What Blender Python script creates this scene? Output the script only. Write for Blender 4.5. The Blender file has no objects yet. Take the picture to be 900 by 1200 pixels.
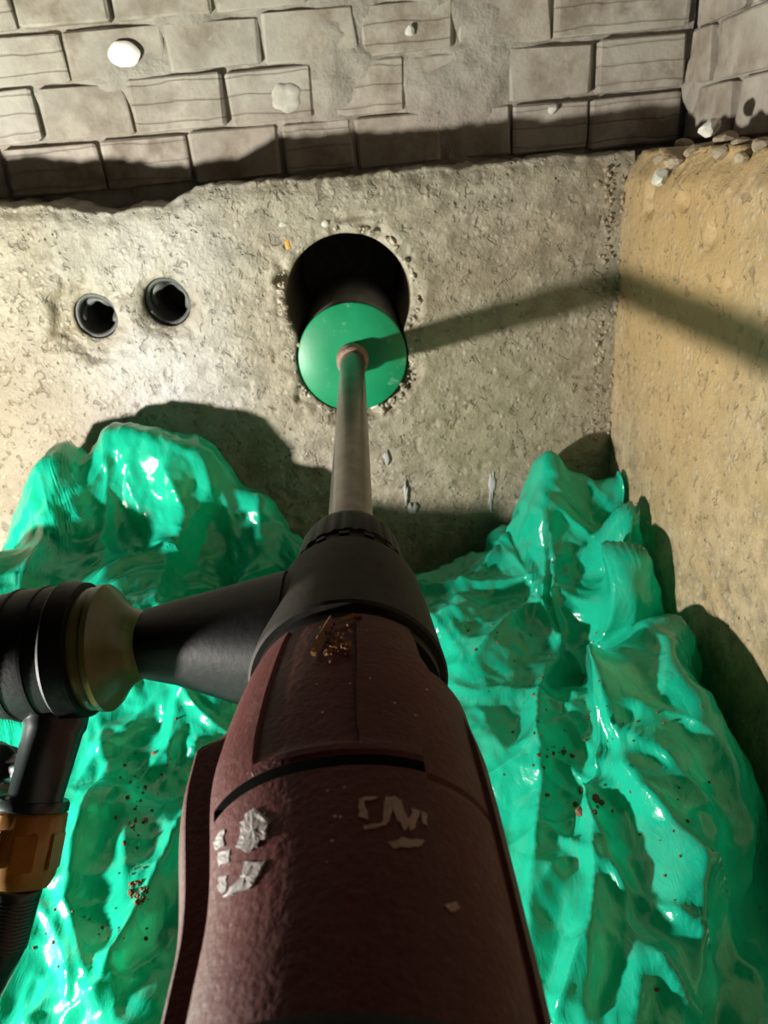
import bpy, bmesh, math, random
import numpy as np
from mathutils import Vector, Matrix

# ---------------------------------------------------------------- camera
C = bpy.context.scene.collection
CZ = 0.5
TH = math.radians(25.55); FPX = 840.0; RO = math.atan(150/1757)
Fv = Vector((0, math.cos(TH), -math.sin(TH)))
V0 = Vector((0, math.sin(TH), math.cos(TH)))
Rv = Vector((math.cos(RO), 0, 0)) - math.sin(RO)*V0
Vv = Vector((math.sin(RO), 0, 0)) + math.cos(RO)*V0
cam = bpy.data.cameras.new('camera'); camo = bpy.data.objects.new('camera', cam); C.objects.link(camo)
m3 = Matrix((Rv, Vv, -Fv)).transposed()
camo.matrix_world = Matrix.Translation((0, 0, CZ)) @ m3.to_4x4()
cam.sensor_fit = 'VERTICAL'; cam.sensor_height = 36; cam.lens = 36*FPX/1200
cam.clip_start = 0.005
cam.dof.use_dof = True; cam.dof.focus_distance = 0.36; cam.dof.aperture_fstop = 21
bpy.context.scene.camera = camo

# ---------------------------------------------------------------- world, lamp, exposure
sc = bpy.context.scene
w = bpy.data.worlds.new('world'); sc.world = w; w.use_nodes = True
w.node_tree.nodes['Background'].inputs[0].default_value = (0.9, 0.95, 1.0, 1)
w.node_tree.nodes['Background'].inputs[1].default_value = 0.008
def lamp(name, loc, power, radius, col):
    l = bpy.data.lights.new(name, 'POINT'); l.energy = power; l.shadow_soft_size = radius; l.color = col
    o = bpy.data.objects.new(name, l); o.location = loc; C.objects.link(o); return o
lamp('work_lamp', (-0.76, 0.15, 0.172), 78.0, 0.028, (1.0, 0.96, 0.88))
sc.view_settings.view_transform = 'Standard'; sc.view_settings.look = 'None'
sc.view_settings.exposure = 0.0; sc.view_settings.gamma = 1.0; sc.view_settings.use_curve_mapping = False

def pray(u, v):
    a = float((u-450)/FPX); b = float((600-v)/FPX)
    return Fv + a*Rv + b*Vv
def P(u, v, Y=None, z=None, X=None):          # where the sight line through a photo point meets a world plane
    d = pray(u, v)
    t = Y/d.y if Y is not None else ((z-CZ)/d.z if z is not None else X/d.x)
    return Vector((d.x*t, d.y*t, CZ+d.z*t))

WY, BY = 0.806, 0.896        # face of the concrete, face of the brickwork set back above it
WX, BX = 0.278, 0.37         # the same for the wall on the right
AX, AZ = -0.0205, 0.310      # axis of the drill

# ---------------------------------------------------------------- helpers
rng = np.random.default_rng(7); random.seed(7)
def _hash(ix, iy, seed):
    h = (ix.astype(np.int64)*374761393 + iy.astype(np.int64)*668265263 + seed*974634777) & 0xffffffff
    h = ((h ^ (h >> 13))*1274126177) & 0xffffffff
    h = ((h ^ (h >> 16))*2246822519) & 0xffffffff
    return ((h ^ (h >> 15)) & 0xffffff)/float(0xffffff)
def vnoise(x, y, seed=0):
    x = np.asarray(x, float); y = np.asarray(y, float)
    ix = np.floor(x); iy = np.floor(y); fx = x-ix; fy = y-iy
    fx = fx*fx*(3-2*fx); fy = fy*fy*(3-2*fy)
    a = _hash(ix, iy, seed); b = _hash(ix+1, iy, seed); c = _hash(ix, iy+1, seed); d = _hash(ix+1, iy+1, seed)
    return (a*(1-fx)+b*fx)*(1-fy)+(c*(1-fx)+d*fx)*fy
def fbm(x, y, seed=0, o=4):
    s = 0; a = 1; t = 0
    for k in range(o):
        s = s+a*vnoise(x*2**k+17.3*k, y*2**k+5.1*k, seed+k); t += a; a *= .5
    return s/t
def tnoise(x, y, seed=0):                      # faceted noise: flat triangles between random heights
    s = (x+y)*0.36602540; i = np.floor(x+s); j = np.floor(y+s)
    t = (i+j)*0.21132487; x0 = x-(i-t); y0 = y-(j-t)
    # skewed lattice coordinates inside the rhombus
    u = x0+(x0+y0)*0.36602540; v = y0+(x0+y0)*0.36602540
    h00 = _hash(i, j, seed); h10 = _hash(i+1, j, seed); h01 = _hash(i, j+1, seed); h11 = _hash(i+1, j+1, seed)
    low = h00+(h10-h00)*u+(h11-h10)*v; up = h00+(h01-h00)*v+(h11-h01)*u
    return np.where(u >= v, low, up)
def smooth(e0, e1, x):
    t = np.clip((x-e0)/(e1-e0), 0, 1); return t*t*(3-2*t)

def mesh_obj(name, verts, faces, mats, parent=None, smooth_=True, fmat=None):
    me = bpy.data.meshes.new(name); me.from_pydata([tuple(v) for v in verts], [], [tuple(f) for f in faces]); 
    for m in (mats if isinstance(mats, (list, tuple)) else [mats]): me.materials.append(m)
    if fmat is not None: me.polygons.foreach_set('material_index', np.asarray(fmat, dtype=np.int32))
    if smooth_: me.polygons.foreach_set('use_smooth', np.ones(len(me.polygons), dtype=bool))
    me.update()
    o = bpy.data.objects.new(name, me); C.objects.link(o)
    if parent: o.parent = parent; o.matrix_parent_inverse = parent.matrix_world.inverted()
    return o
def bm_obj(name, bm, mat, parent=None, smooth_=True, angle=None):
    me = bpy.data.meshes.new(name); bmesh.ops.recalc_face_normals(bm, faces=bm.faces[:]); bm.to_mesh(me); bm.free()
    for m in (mat if isinstance(mat, (list, tuple)) else [mat]): me.materials.append(m)
    if smooth_: me.polygons.foreach_set('use_smooth', np.ones(len(me.polygons), dtype=bool))
    if angle: me.set_sharp_from_angle(angle=math.radians(angle))
    o = bpy.data.objects.new(name, me); C.objects.link(o)
    if parent: o.parent = parent; o.matrix_parent_inverse = parent.matrix_world.inverted()
    return o
def empty(name, loc):
    o = bpy.data.objects.new(name, None); o.empty_display_size = .02; C.objects.link(o); o.location = loc
    o.matrix_world = Matrix.Translation(loc); return o
def tag(o, label, cat, group=None):
    o['label'] = label; o['category'] = cat
    if group: o['group'] = group
    return o
def frame(d):
    d = Vector(d).normalized(); a = Vector((0, 0, 1)) if abs(d.z) < .9 else Vector((0, 1, 0))
    x = a.cross(d).normalized(); return x, d.cross(x).normalized(), d
def lathe(bm, origin, axis, prof, n=48, capa=True, capb=True, rf=None):
    """profile of (distance along axis, radius) turned round the axis"""
    x, y, d = frame(axis); origin = Vector(origin); rings = []
    for k, (t, r) in enumerate(prof):
        ring = []
        for i in range(n):
            a = 2*math.pi*i/n; rr = r*(rf(t, a) if rf else 1)
            ring.append(bm.verts.new(origin+d*t+x*(rr*math.cos(a))+y*(rr*math.sin(a))))
        rings.append(ring)
    for A, B in zip(rings, rings[1:]):
        for i in range(n):
            bm.faces.new((A[i], A[(i+1) % n], B[(i+1) % n], B[i]))
    if capa: bm.faces.new(rings[0][::-1])
    if capb: bm.faces.new(rings[-1])
    return rings
def tube(bm, pts, rad, n=24, cap=True):
    pts = [Vector(p) for p in pts]; rings = []; px = None
    for k, p in enumerate(pts):
        d = (pts[min(k+1, len(pts)-1)]-pts[max(k-1, 0)]).normalized()
        if px is None: x, y, _ = frame(d)
        else: x = (px-d*px.dot(d)).normalized(); y = d.cross(x)
        px = x; r = rad[k] if isinstance(rad, (list, tuple)) else rad
        rings.append([bm.verts.new(p+x*(r*math.cos(2*math.pi*i/n))+y*(r*math.sin(2*math.pi*i/n))) for i in range(n)])
    for A, B in zip(rings, rings[1:]):
        for i in range(n): bm.faces.new((A[i], A[(i+1) % n], B[(i+1) % n], B[i]))
    if cap: bm.faces.new(rings[0][::-1]); bm.faces.new(rings[-1])

# ---------------------------------------------------------------- materials
class NT:
    def __init__(s, name):
        s.m = bpy.data.materials.new(name); s.m.use_nodes = True; s.t = s.m.node_tree; s.t.nodes.clear()
        s.out = s.n('ShaderNodeOutputMaterial')
    def n(s, typ, **kw):
        nd = s.t.nodes.new(typ)
        for k, v in kw.items():
            if k.startswith('_'): setattr(nd, k[1:], v)
            else:
                key = int(k[1:]) if k[0] == 'i' and k[1:].isdigit() else k.replace('_', ' ')
                if isinstance(v, bpy.types.NodeSocket): s.t.links.new(v, nd.inputs[key])
                else: nd.inputs[key].default_value = v
        return nd
    def l(s, a, b): s.t.links.new(a, b)
    def pos(s): return s.n('ShaderNodeNewGeometry').outputs['Position']
    def obj(s): return s.n('ShaderNodeTexCoord').outputs['Object']
    def noise(s, co, scale, detail=4, rough=.55, dist=0): return s.n('ShaderNodeTexNoise', Vector=co, Scale=scale, Detail=detail, Roughness=rough, Distortion=dist).outputs['Fac']
    def vor(s, co, scale, feature='F1'): return s.n('ShaderNodeTexVoronoi', _feature=feature, Vector=co, Scale=scale).outputs['Distance']
    def ramp(s, f, *stops):
        r = s.n('ShaderNodeValToRGB', Fac=f); e = r.color_ramp.elements
        while len(e) < len(stops): e.new(.5)
        for k, (p, c) in enumerate(stops):
            e[k].position = p; e[k].color = (c, c, c, 1) if isinstance(c, (int, float)) else (*c, 1)
        return r.outputs['Color']
    def mix(s, f, a, b, mode='MIX'):
        nd = s.n('ShaderNodeMix', _data_type='RGBA', _blend_type=mode)
        for k, v in ((0, f), (6, a), (7, b)):
            if isinstance(v, bpy.types.NodeSocket): s.l(v, nd.inputs[k])
            else: nd.inputs[k].default_value = v if k == 0 else (*v, 1)
        return nd.outputs[2]
    def math(s, op, a, b=0.0, c=0.0):
        nd = s.n('ShaderNodeMath', _operation=op)
        for k, v in enumerate((a, b, c)):
            if isinstance(v, bpy.types.NodeSocket): s.l(v, nd.inputs[k])
            else: nd.inputs[k].default_value = v
        return nd.outputs[0]
    def bump(s, h, strength, dist, normal=None):
        nd = s.n('ShaderNodeBump', Height=h, Strength=strength, Distance=dist)
        if normal: s.l(normal, nd.inputs['Normal'])
        return nd.outputs['Normal']
    def bsdf(s, color, rough=.6, metal=0., normal=None, spec=.5, **kw):
        b = s.n('ShaderNodeBsdfPrincipled', Roughness=rough, Metallic=metal, **kw)
        b.inputs['Specular IOR Level'].default_value = spec
        if isinstance(color, bpy.types.NodeSocket): s.l(color, b.inputs['Base Color'])
        else: b.inputs['Base Color'].default_value = (*color, 1)
        if normal: s.l(normal, b.inputs['Normal'])
        s.l(b.outputs[0], s.out.inputs[0]); return b
def blob(t, co, centre, radius, warp=.4, scale=14.):
    """0..1 stain around a point, ragged edge"""
    d = t.n('ShaderNodeVectorMath', _operation='DISTANCE'); t.l(co, d.inputs[0]); d.inputs[1].default_value = centre
    n = t.noise(co, scale, 5, .65)
    v = t.math('ADD', t.math('DIVIDE', d.outputs['Value'], radius), t.math('MULTIPLY', t.math('SUBTRACT', n, .5), warp*2))
    return t.ramp(v, (.25, 1.0), (1.0, 0.0))

def mat_concrete(name, base, dark, gold, goldf):
    t = NT(name); co = t.pos()
    n1 = t.noise(co, 7, 5, .6); n2 = t.noise(co, 45, 6, .7); n3 = t.noise(co, 190, 4, .7)
    col = t.mix(t.ramp(n1, (.35, 0.), (.65, 1.)), base, gold)
    col = t.mix(t.ramp(n2, (.38, .75), (.6, 0.)), col, dark)
    sp = t.vor(co, 210); col = t.mix(t.ramp(sp, (.12, .7), (.24, 0.)), col, (.36, .33, .27))
    pits = t.ramp(t.vor(co, 95), (.07, 1.), (.15, 0.))
    pm = t.ramp(t.noise(co, 20, 2), (.5, 0.), (.6, 1.))
    pits = t.mix(pm, (0, 0, 0), pits)
    col = t.mix(pits, col, (.04, .03, .02))
    if goldf:
        g = blob(t, co, (WX, .66, .42), .26, .5, 9.); col = t.mix(t.math('MULTIPLY', g, .75), col, (.42, .28, .12))
        g2 = blob(t, co, (WX, .62, .25), .16, .5, 12.); col = t.mix(t.math('MULTIPLY', g2, .5), col, (.38, .26, .13))
    else:
        wv = blob(t, co, (-.245, WY, .30), .13, .5, 18.); fl = t.ramp(t.noise(co, 60, 5, .7), (.35, 0.), (.6, 1.))
        col = t.mix(t.math('MULTIPLY', wv, t.math('MULTIPLY_ADD', fl, .5, .4)), col, (.43, .42, .42))
        w2 = blob(t, co, (-.21, WY, .43), .13, .6, 22.); col = t.mix(t.math('MULTIPLY', w2, .45), col, (.44, .42, .40))
        g2 = blob(t, co, (.14, WY, .24), .2, .5, 9.); col = t.mix(t.math('MULTIPLY', g2, .45), col, (.225, .205, .115))
        rim = blob(t, co, (-.019, WY, .375), .115, .35, 30.); col = t.mix(t.math('MULTIPLY', rim, .5), col, (.42, .37, .265))
        lf = blob(t, co, (-.44, WY, .27), .21, .4, 8.); col = t.mix(t.math('MULTIPLY', lf, .85), col, (.20, .15, .092))  # tan stain at left, its colour darkened further to offset the lamp's overexposure
        for c_ in ((-.310, WY, .378), (-.220, WY, .385)):
            y = blob(t, co, c_, .052, .5, 40.); col = t.mix(t.math('MULTIPLY', y, .65), col, (.21, .155, .08))
    h = t.math('ADD', t.math('MULTIPLY', n2, 1.0), t.math('MULTIPLY', n3, .45))
    agg = t.ramp(t.vor(co, 120), (.15, 1.), (.42, 0.)); am = t.ramp(t.noise(co, 30, 3), (.48, 0.), (.58, 1.))
    col = t.mix(t.math('MULTIPLY', t.math('MULTIPLY', agg, am), .45), col, (.40, .36, .29))
    dk = t.ramp(t.noise(co, 95, 3, .6, .6), (.33, 1.), (.40, 0.)); col = t.mix(t.math('MULTIPLY', dk, .42), col, (.09, .07, .045))
    h = t.math('SUBTRACT', t.math('ADD', h, t.math('MULTIPLY', agg, t.math('MULTIPLY', am, .28))), t.math('MULTIPLY', pits, .8)); h = t.math('SUBTRACT', h, t.math('MULTIPLY', dk, .4))
    nm = t.bump(h, .75, .0038)
    ro = t.ramp(t.noise(co, 12, 4), (.3, .38), (.7, .62))
    t.bsdf(col, ro, normal=nm, spec=.5); return t.m
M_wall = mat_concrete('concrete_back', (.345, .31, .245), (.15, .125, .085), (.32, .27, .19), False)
M_side = mat_concrete('concrete_side', (.38, .31, .205), (.17, .13, .075), (.36, .265, .14), True)
def mat_simple(name, col, rough, bump=.4, sc_=60, d=.001, metal=0., var=.25, spec=.5, **kw):
    t = NT(name); co = t.obj(); n = t.noise(co, sc_, 5, .6)
    c = t.mix(t.ramp(n, (.35, 0.), (.7, 1.)), tuple(x*(1-var) for x in col), tuple(min(1, x*(1+var)) for x in col))
    t.bsdf(c, rough, metal, t.bump(n, bump, d), spec, **kw); return t.m
def mat_brick():
    t = NT('fired_brick'); co = t.pos()
    inf = t.n('ShaderNodeObjectInfo').outputs['Random']
    n1 = t.noise(co, 26, 5, .65); n2 = t.noise(co, 120, 5, .7); n3 = t.noise(co, 9, 3)
    col = t.mix(inf, (.37, .325, .27), (.46, .41, .35)); col = t.mix(t.ramp(n1, (.36, .85), (.6, 0.)), col, (.20, .16, .12))
    col = t.mix(t.ramp(n3, (.45, 0.), (.72, .7)), col, (.42, .39, .35))
    # mould lines pressed along some faces
    wv = t.n('ShaderNodeTexWave', _wave_type='BANDS', _bands_direction='Z', Vector=co, Scale=17., Distortion=2.2, Detail=2.)
    mm = t.ramp(inf, (.52, 0.), (.56, 1.))
    ln = t.math('MULTIPLY', t.ramp(wv.outputs['Fac'], (.93, 0.), (.99, 1.)), mm)
    col = t.mix(t.math('MULTIPLY', ln, .22), col, (.15, .11, .08))
    h = t.math('SUBTRACT', t.math('ADD', n1, t.math('MULTIPLY', n2, .5)), t.math('MULTIPLY', ln, .5))
    t.bsdf(col, .85, normal=t.bump(h, .6, .003), spec=.25); return t.m
M_brick = mat_brick()
def mat_mortar():
    t = NT('lime_mortar'); co = t.pos(); n = t.noise(co, 60, 6, .7); n1 = t.noise(co, 14, 3)
    col = t.mix(n, (.22, .19, .15), (.43, .39, .34)); col = t.mix(t.ramp(n1, (.45, 0.), (.7, .6)), col, (.43, .40, .35))
    t.bsdf(col, .95, normal=t.bump(n, .9, .004), spec=.2); return t.m
M_mortar = mat_mortar()
M_bore = mat_simple('wet_bore', (.16, .14, .10), .5, .5, 90, .0015)
M_floor = mat_simple('floor_concrete', (.22, .18, .12), .8, .6, 30, .004)
M_stone = mat_simple('pale_stone', (.32, .26, .18), .75, .5, 80, .002)
M_rim = mat_simple('rim_grit', (.42, .37, .29), .75, .5, 150, .002, var=.4)
M_white = mat_simple('white_stone', (.6, .58, .52), .6, .4, 80, .001)
M_orange = mat_simple('orange_stone', (.72, .38, .08), .35, .4, 80, .001)
M_plaster = mat_simple('plaster_dab', (.86, .83, .78), .8, .4, 60, .001, var=.06)
M_drip = mat_simple('lime_drip', (.34, .335, .32), .7, .4, 60, .001)
M_conduit = mat_simple('grey_conduit', (.085, .085, .08), .6, .6, 50, .001)
M_dirt = mat_simple('dirt', (.13, .065, .03), .95, .5, 300, .001)
M_twig = mat_simple('dry_wood', (.17, .08, .035), .95, .7, 200, .001, spec=.1)

def mat_film():
    t = NT('green_plastic_film'); co = t.obj()
    fine = t.noise(co, 38, 4, .6, 1.4); fine2 = t.noise(co, 130, 3, .6, .8)
    mp = t.n('ShaderNodeMapping', Vector=co); mp.inputs['Scale'].default_value = (1.0, .35, .5); mp.inputs['Rotation'].default_value = (0, 0, .3)
    st = t.noise(mp.outputs[0], 70, 5, .6, 1.2)
    rdg = t.math('ABSOLUTE', t.math('SUBTRACT', st, .5))
    nm = t.bump(t.math('ADD', t.math('MULTIPLY', rdg, -1.6), t.math('MULTIPLY', fine, .3)), .24, .003)
    g = t.mix(t.noise(co, 6, 3), (.015, .80, .49), (.03, .88, .60))
    dust = t.ramp(t.noise(co, 24, 5, .7), (.56, 0.), (.78, .4)); g2 = t.mix(dust, g, (.25, .52, .38))
    df = t.n('ShaderNodeBsdfDiffuse', Color=g2, Normal=nm); tr = t.n('ShaderNodeBsdfTranslucent', Color=g, Normal=nm)
    a = t.n('ShaderNodeMixShader', Fac=.6); t.l(df.outputs[0], a.inputs[1]); t.l(tr.outputs[0], a.inputs[2])
    tp = t.n('ShaderNodeBsdfTransparent', Color=(.02, .72, .42, 1))
    b = t.n('ShaderNodeMixShader', Fac=.12); t.l(a.outputs[0], b.inputs[1]); t.l(tp.outputs[0], b.inputs[2])
    gl = t.n('ShaderNodeBsdfGlossy', Color=(1, 1, 1, 1), Roughness=t.ramp(t.noise(co, 12, 3), (.35, .07), (.65, .24)), Normal=nm)
    fr = t.n('ShaderNodeFresnel', IOR=1.5, Normal=nm)
    c = t.n('ShaderNodeMixShader', Fac=t.math('MULTIPLY', fr.outputs[0], 1.0)); t.l(b.outputs[0], c.inputs[1]); t.l(gl.outputs[0], c.inputs[2])
    t.l(c.outputs[0], t.out.inputs[0]); return t.m
M_film = mat_film()
def mat_red():
    t = NT('red_housing'); co = t.obj()
    n = t.noise(co, 70, 5, .7); big = t.noise(co, 18, 4, .6); peel = t.noise(co, 420, 2, .5)
    col = t.mix(t.ramp(big, (.35, 0.), (.7, 1.)), (.052, .004, .003), (.078, .0065, .005))
    dust = t.ramp(n, (.5, .0), (.8, .2)); col = t.mix(dust, col, (.15, .095, .088))
    sc2 = t.ramp(t.vor(co, 170), (.05, .8), (.09, 0.)); col = t.mix(t.math('MULTIPLY', sc2, t.ramp(big, (.5, 0.), (.6, 1.))), col, (.45, .33, .30))
    ro = t.ramp(n, (.3, .55), (.7, .72))
    nm = t.bump(t.math('ADD', peel, t.math('MULTIPLY', n, .5)), .35, .0012)
    t.bsdf(col, ro, normal=nm, spec=.3); return t.m
M_red = mat_red()
M_black = mat_simple('black_plastic', (.0035, .0035, .0035), .55, .3, 250, .0006, var=.4, spec=.22)
M_collar = mat_simple('dusty_black', (.020, .016, .012), .7, .35, 120, .0006, var=.3, spec=.25)
M_gap_shade = mat_simple('painted_gap_shade', (.006, .006, .006), .9, .1)  # near-black colour painting in the shade inside the housing slot
M_steel = mat_simple('steel_shaft', (.20, .17, .145), .32, .25, 60, .0005, metal=.85, var=.25)
M_rust = mat_simple('rusty_hub', (.33, .20, .16), .6, .5, 120, .001, metal=.3, var=.3)
M_barrel = mat_simple('bit_barrel', (.34, .33, .31), .5, .3, 60, .0006, metal=.2)
def mat_cap():
    t = NT('green_paint'); co = t.obj()
    n = t.noise(co, 55, 5, .7)
    col = t.mix(t.ramp(t.noise(co, 25, 3), (.3, 0.), (.7, 1.)), (.005, .21, .085), (.008, .27, .115))
    col = t.mix(t.ramp(n, (.60, 0.), (.74, .5)), col, (.30, .52, .40))
    t.bsdf(col, .42, normal=t.bump(n, .25, .001)); return t.m
M_cap = mat_cap()
def mat_clear(name, col, rough):
    t = NT(name); co = t.obj(); n = t.noise(co, 90, 4)
    t.bsdf(t.mix(n, tuple(c_*.6 for c_ in col), col), rough, normal=t.bump(n, .25, .001), Transmission_Weight=.35); return t.m
M_olive = mat_clear('olive_swivel', (.20, .20, .05), .3)
M_amber = mat_simple('yellow_coupling', (.26, .11, .006), .35, .3, 60, .0006)
M_hose = mat_simple('black_hose', (.012, .020, .020), .3, .3, 80, .0006)
M_label = mat_simple('torn_label', (.24, .21, .20), .55, .5, 200, .001)
M_print = mat_simple('worn_print', (.27, .15, .11), .6, .4, 300, .0006)

# ---------------------------------------------------------------- back wall, concrete part
LEDGE = [(-1.4, .498), (-.6, .498), (-.40, .499), (-.3624, .4964), (-.312, .490), (-.275, .4835), (-.253, .4814), (-.2, .4836), (-.178, .491), (-.1618, .4983), (-.1, .4983),
         (-.014, .4971), (.056, .4972), (.116, .4949), (.195, .4967), (.278, .4943), (.5, .495)]
lx, lz = zip(*LEDGE)
HA = (-.019, .3735, .0685); HB = (-.0205, .310, .0632)
def cap_sdf(x, z):
    """distance to the outline round both hole circles"""
    ax, az, ra = HA; bx, bz, rb = HB
    d1 = np.hypot(x-ax, z-az)-ra; d2 = np.hypot(x-bx, z-bz)-rb; k = .006; h = np.clip(.5+.5*(d2-d1)/k, 0, 1)
    return d2*(1-h)+d1*h-k*h*(1-h)
SMALL = [(-.2965, .3782, .0245), (-.2155, .3869, .0262)]
def hole_sdf(x, z):
    d = cap_sdf(x, z)
    for cx, cz, r in SMALL: d = np.minimum(d, np.hypot(x-cx, z-cz)-r)
    return d
def wall_relief(x, z, seed):
    h = (fbm(x*7, z*7, seed)-.5)*.008+(fbm(x*75, z*75, seed+9, 3)-.5)*.0022
    pit = vnoise(x*130, z*130, seed+31); area = smooth(.45, .7, vnoise(x*18, z*18, seed+40))
    h = h-.0022*smooth(.80, .95, pit)*area
    return h
def build_back():
    st = .0026; xs = np.concatenate([np.arange(-1.3, -.62, .02), np.arange(-.62, WX+.012, st)]); nz = 190
    X, T = np.meshgrid(xs, np.linspace(0, 1, nz), indexing='ij')
    top = np.interp(X, lx, lz)+(fbm(X*40, X*0+3, 50)-.5)*.007+(vnoise(X*170, X*0, 51)-.5)*.0025
    Z = T*top
    edge = smooth(.022, 0, top-Z)
    h = wall_relief(X, Z, 3)-edge*edge*.004-edge*(fbm(X*110, Z*110, 77)-.3)*.004
    # ragged pockets round the small holes, chipped rim round the large one
    for cx, cz, r, ox, oz, pr, dp in ((-.2965, .3782, .0195, -.010, -.002, .050, .008), (-.2155, .3869, .0215, -.003, -.003, .043, .007)):
        d = np.hypot(X-cx-ox, (Z-cz-oz))/pr+(fbm(X*60, Z*60, 90)-.5)*.9
        h = h-dp*smooth(1.0, .35, d)
    d = cap_sdf(X, Z); ang = np.arctan2(Z-.35, X+.02)
    chip = smooth(.45, .75, vnoise(ang*4+9, ang*0, 91))*(.35+.65*(X < -.05))+.8*((X > .01)*(Z < .29))
    rimn = fbm(X*90, Z*90, 92)
    h = h-.016*smooth(.017, .001, d+(rimn-.5)*.022)*np.clip(chip*1.2+.15, 0, 1)
    h = h+.003*smooth(.035, .01, d)*rimn
    # a shallow groove above the hole and a fine crack
    g = np.hypot((X+.005)/.035, (Z-.457+(rimn-.5)*.006)/.004); h = h-.005*smooth(1, .3, g)
    yc = .250+.01*(vnoise(X*14, X*0, 93)-.5); h = h-.0012*smooth(.0018, .0, np.abs(Z-yc))*((X > .02)*(X < .13))
    Yv = WY-h
    V = np.stack([X, Yv, Z], -1).reshape(-1, 3); n0 = len(V); nx = len(xs)
    # top of the ledge, running back to the brickwork
    extra = []; rows = 10
    for k in range(1, rows+1):
        f = k/rows; zt = top[:, -1]+(fbm(xs*50, xs*0+f*4, 60)-.5)*.014*math.sin(f*2)+.002*f
        extra.append(np.stack([xs, Yv[:, -1]*(1-f)+(BY+.02)*f, np.minimum(zt, .501)], -1))
    V = np.concatenate([V]+extra); V = V.copy()
    def idx(i, j): return i*nz+j if j < nz else n0+(j-nz)*nx+i
    I, J = np.meshgrid(np.arange(nx-1), np.arange(nz-1), indexing='ij')
    q = np.stack([I*nz+J, (I+1)*nz+J, (I+1)*nz+J+1, I*nz+J+1], -1).reshape(-1, 4)
    sd = hole_sdf(V[:n0, 0], V[:n0, 2]); inside = sd < 0
    drop = inside[q].any(1); keep = q[~drop]; gone = q[drop]
    # snap the rim to the outline
    ke = set()
    kv = np.zeros(n0, bool); kv[keep.ravel()] = True; gv = np.zeros(n0, bool); gv[gone.ravel()] = True
    rim = np.where(kv & gv)[0]; x = V[rim, 0]; z = V[rim, 2]; e = 1e-4
    for _ in range(2):
        s = hole_sdf(x, z); gx = (hole_sdf(x+e, z)-s)/e; gz = (hole_sdf(x, z+e)-s)/e; x = x-s*gx; z = z-s*gz
    V[rim, 0] = x; V[rim, 2] = z
    for qd in keep[(np.isin(keep, rim)).sum(1) >= 2]:
        for a in range(4): ke.add((int(qd[a]), int(qd[(a+1) % 4])))
    faces = keep.tolist(); fm = [0]*len(faces)
    rimset = set(rim.tolist()); newv = {}; V = V.tolist()
    def deep(v, k):
        if (v, k) not in newv:
            p = V[v]; small = p[0] < -.15
            newv[(v, k)] = len(V); V.append([p[0], WY+(.02, .3 if not small else .12)[k], p[2]])
        return newv[(v, k)]
    gedge = set()
    for qd in gone.tolist():
        for a in range(4): gedge.add((qd[a], qd[(a+1) % 4]))
    for (a, b) in gedge:
        if a in rimset and b in rimset and (b, a) in ke:
            faces.append([a, b, deep(b, 0), deep(a, 0)]); fm.append(0 if False else 1)
            faces.append([deep(a, 0), deep(b, 0), deep(b, 1), deep(a, 1)]); fm.append(1)
    for i in range(nx-1):
        for j in range(nz-1, nz-1+rows): faces.append([idx(i, j), idx(i+1, j), idx(i+1, j+1), idx(i, j+1)]); fm.append(0)
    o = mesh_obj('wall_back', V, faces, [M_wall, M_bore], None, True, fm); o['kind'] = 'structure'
    return o
wall_back = build_back()
for nm, cx, cz, r, dy in (('bore_end', HA[0], .345, .11, .30), ('duct_end', SMALL[0][0], SMALL[0][1], .03, .12), ('duct_end', SMALL[1][0], SMALL[1][1], .03, .12)):
    bm = bmesh.new(); lathe(bm, (cx, WY+dy-.004, cz), (0, 1, 0), [(0, r), (.01, r)], 32); bm_obj(nm, bm, M_bore, wall_back, False)

def build_side():
    st = .0032; ys = np.concatenate([np.arange(-.5, .28, .03), np.arange(.28, WY+.012, st)]); nz = 170
    Yg, T = np.meshgrid(ys, np.linspace(0, 1, nz), indexing='ij')
    base = .496+.004*np.sin(Yg*20)
    top = base+(fbm(Yg*45, Yg*0+8, 150)-.5)*.014-.012*smooth(.05, .0, np.abs(Yg-.71))
    Z = T*top; edge = smooth(.03, 0, top-Z)
    h = wall_relief(Yg, Z, 203)-edge*.008-edge*fbm(Yg*60, Z*60, 177)*.010
    for cy, cz, r, dp in ((.735, .452, .017, .010), (.66, .455, .012, .006), (.60, .43, .012, .006), (.70, .35, .006, .005), (.62, .33, .005, .004), (.56, .40, .006, .004)):
        d = np.hypot(Yg-cy, Z-cz)/r+(fbm(Yg*120, Z*120, 190)-.5)*1.2; h = h-dp*smooth(1, .4, d)
    Xg = WX-h
    n0 = Yg.size; V = [np.stack([Xg, Yg, Z], -1).reshape(-1, 3)]; rows = 10; ny = len(ys)
    for k in range(1, rows+1):
        f = k/rows; zt = top[:, -1]+(fbm(ys*50, ys*0+f*4, 160)-.5)*.016*math.sin(f*2)
        V.append(np.stack([Xg[:, -1]*(1-f)+(BX+.02)*f, ys, np.minimum(zt, .501)], -1))
    V = np.concatenate(V)
    I, J = np.meshgrid(np.arange(ny-1), np.arange(nz-1), indexing='ij')
    F = np.stack([I*nz+J, I*nz+J+1, (I+1)*nz+J+1, (I+1)*nz+J], -1).reshape(-1, 4).tolist()
    def idx(i, j): return i*nz+j if j < nz else n0+(j-nz)*ny+i
    for i in range(ny-1):
        for j in range(nz-1, nz-1+rows): F.append([idx(i, j), idx(i, j+1), idx(i+1, j+1), idx(i+1, j)])
    o = mesh_obj('wall_right', V, F, M_side); o['kind'] = 'structure'; return o
wall_right = build_side()

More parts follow.
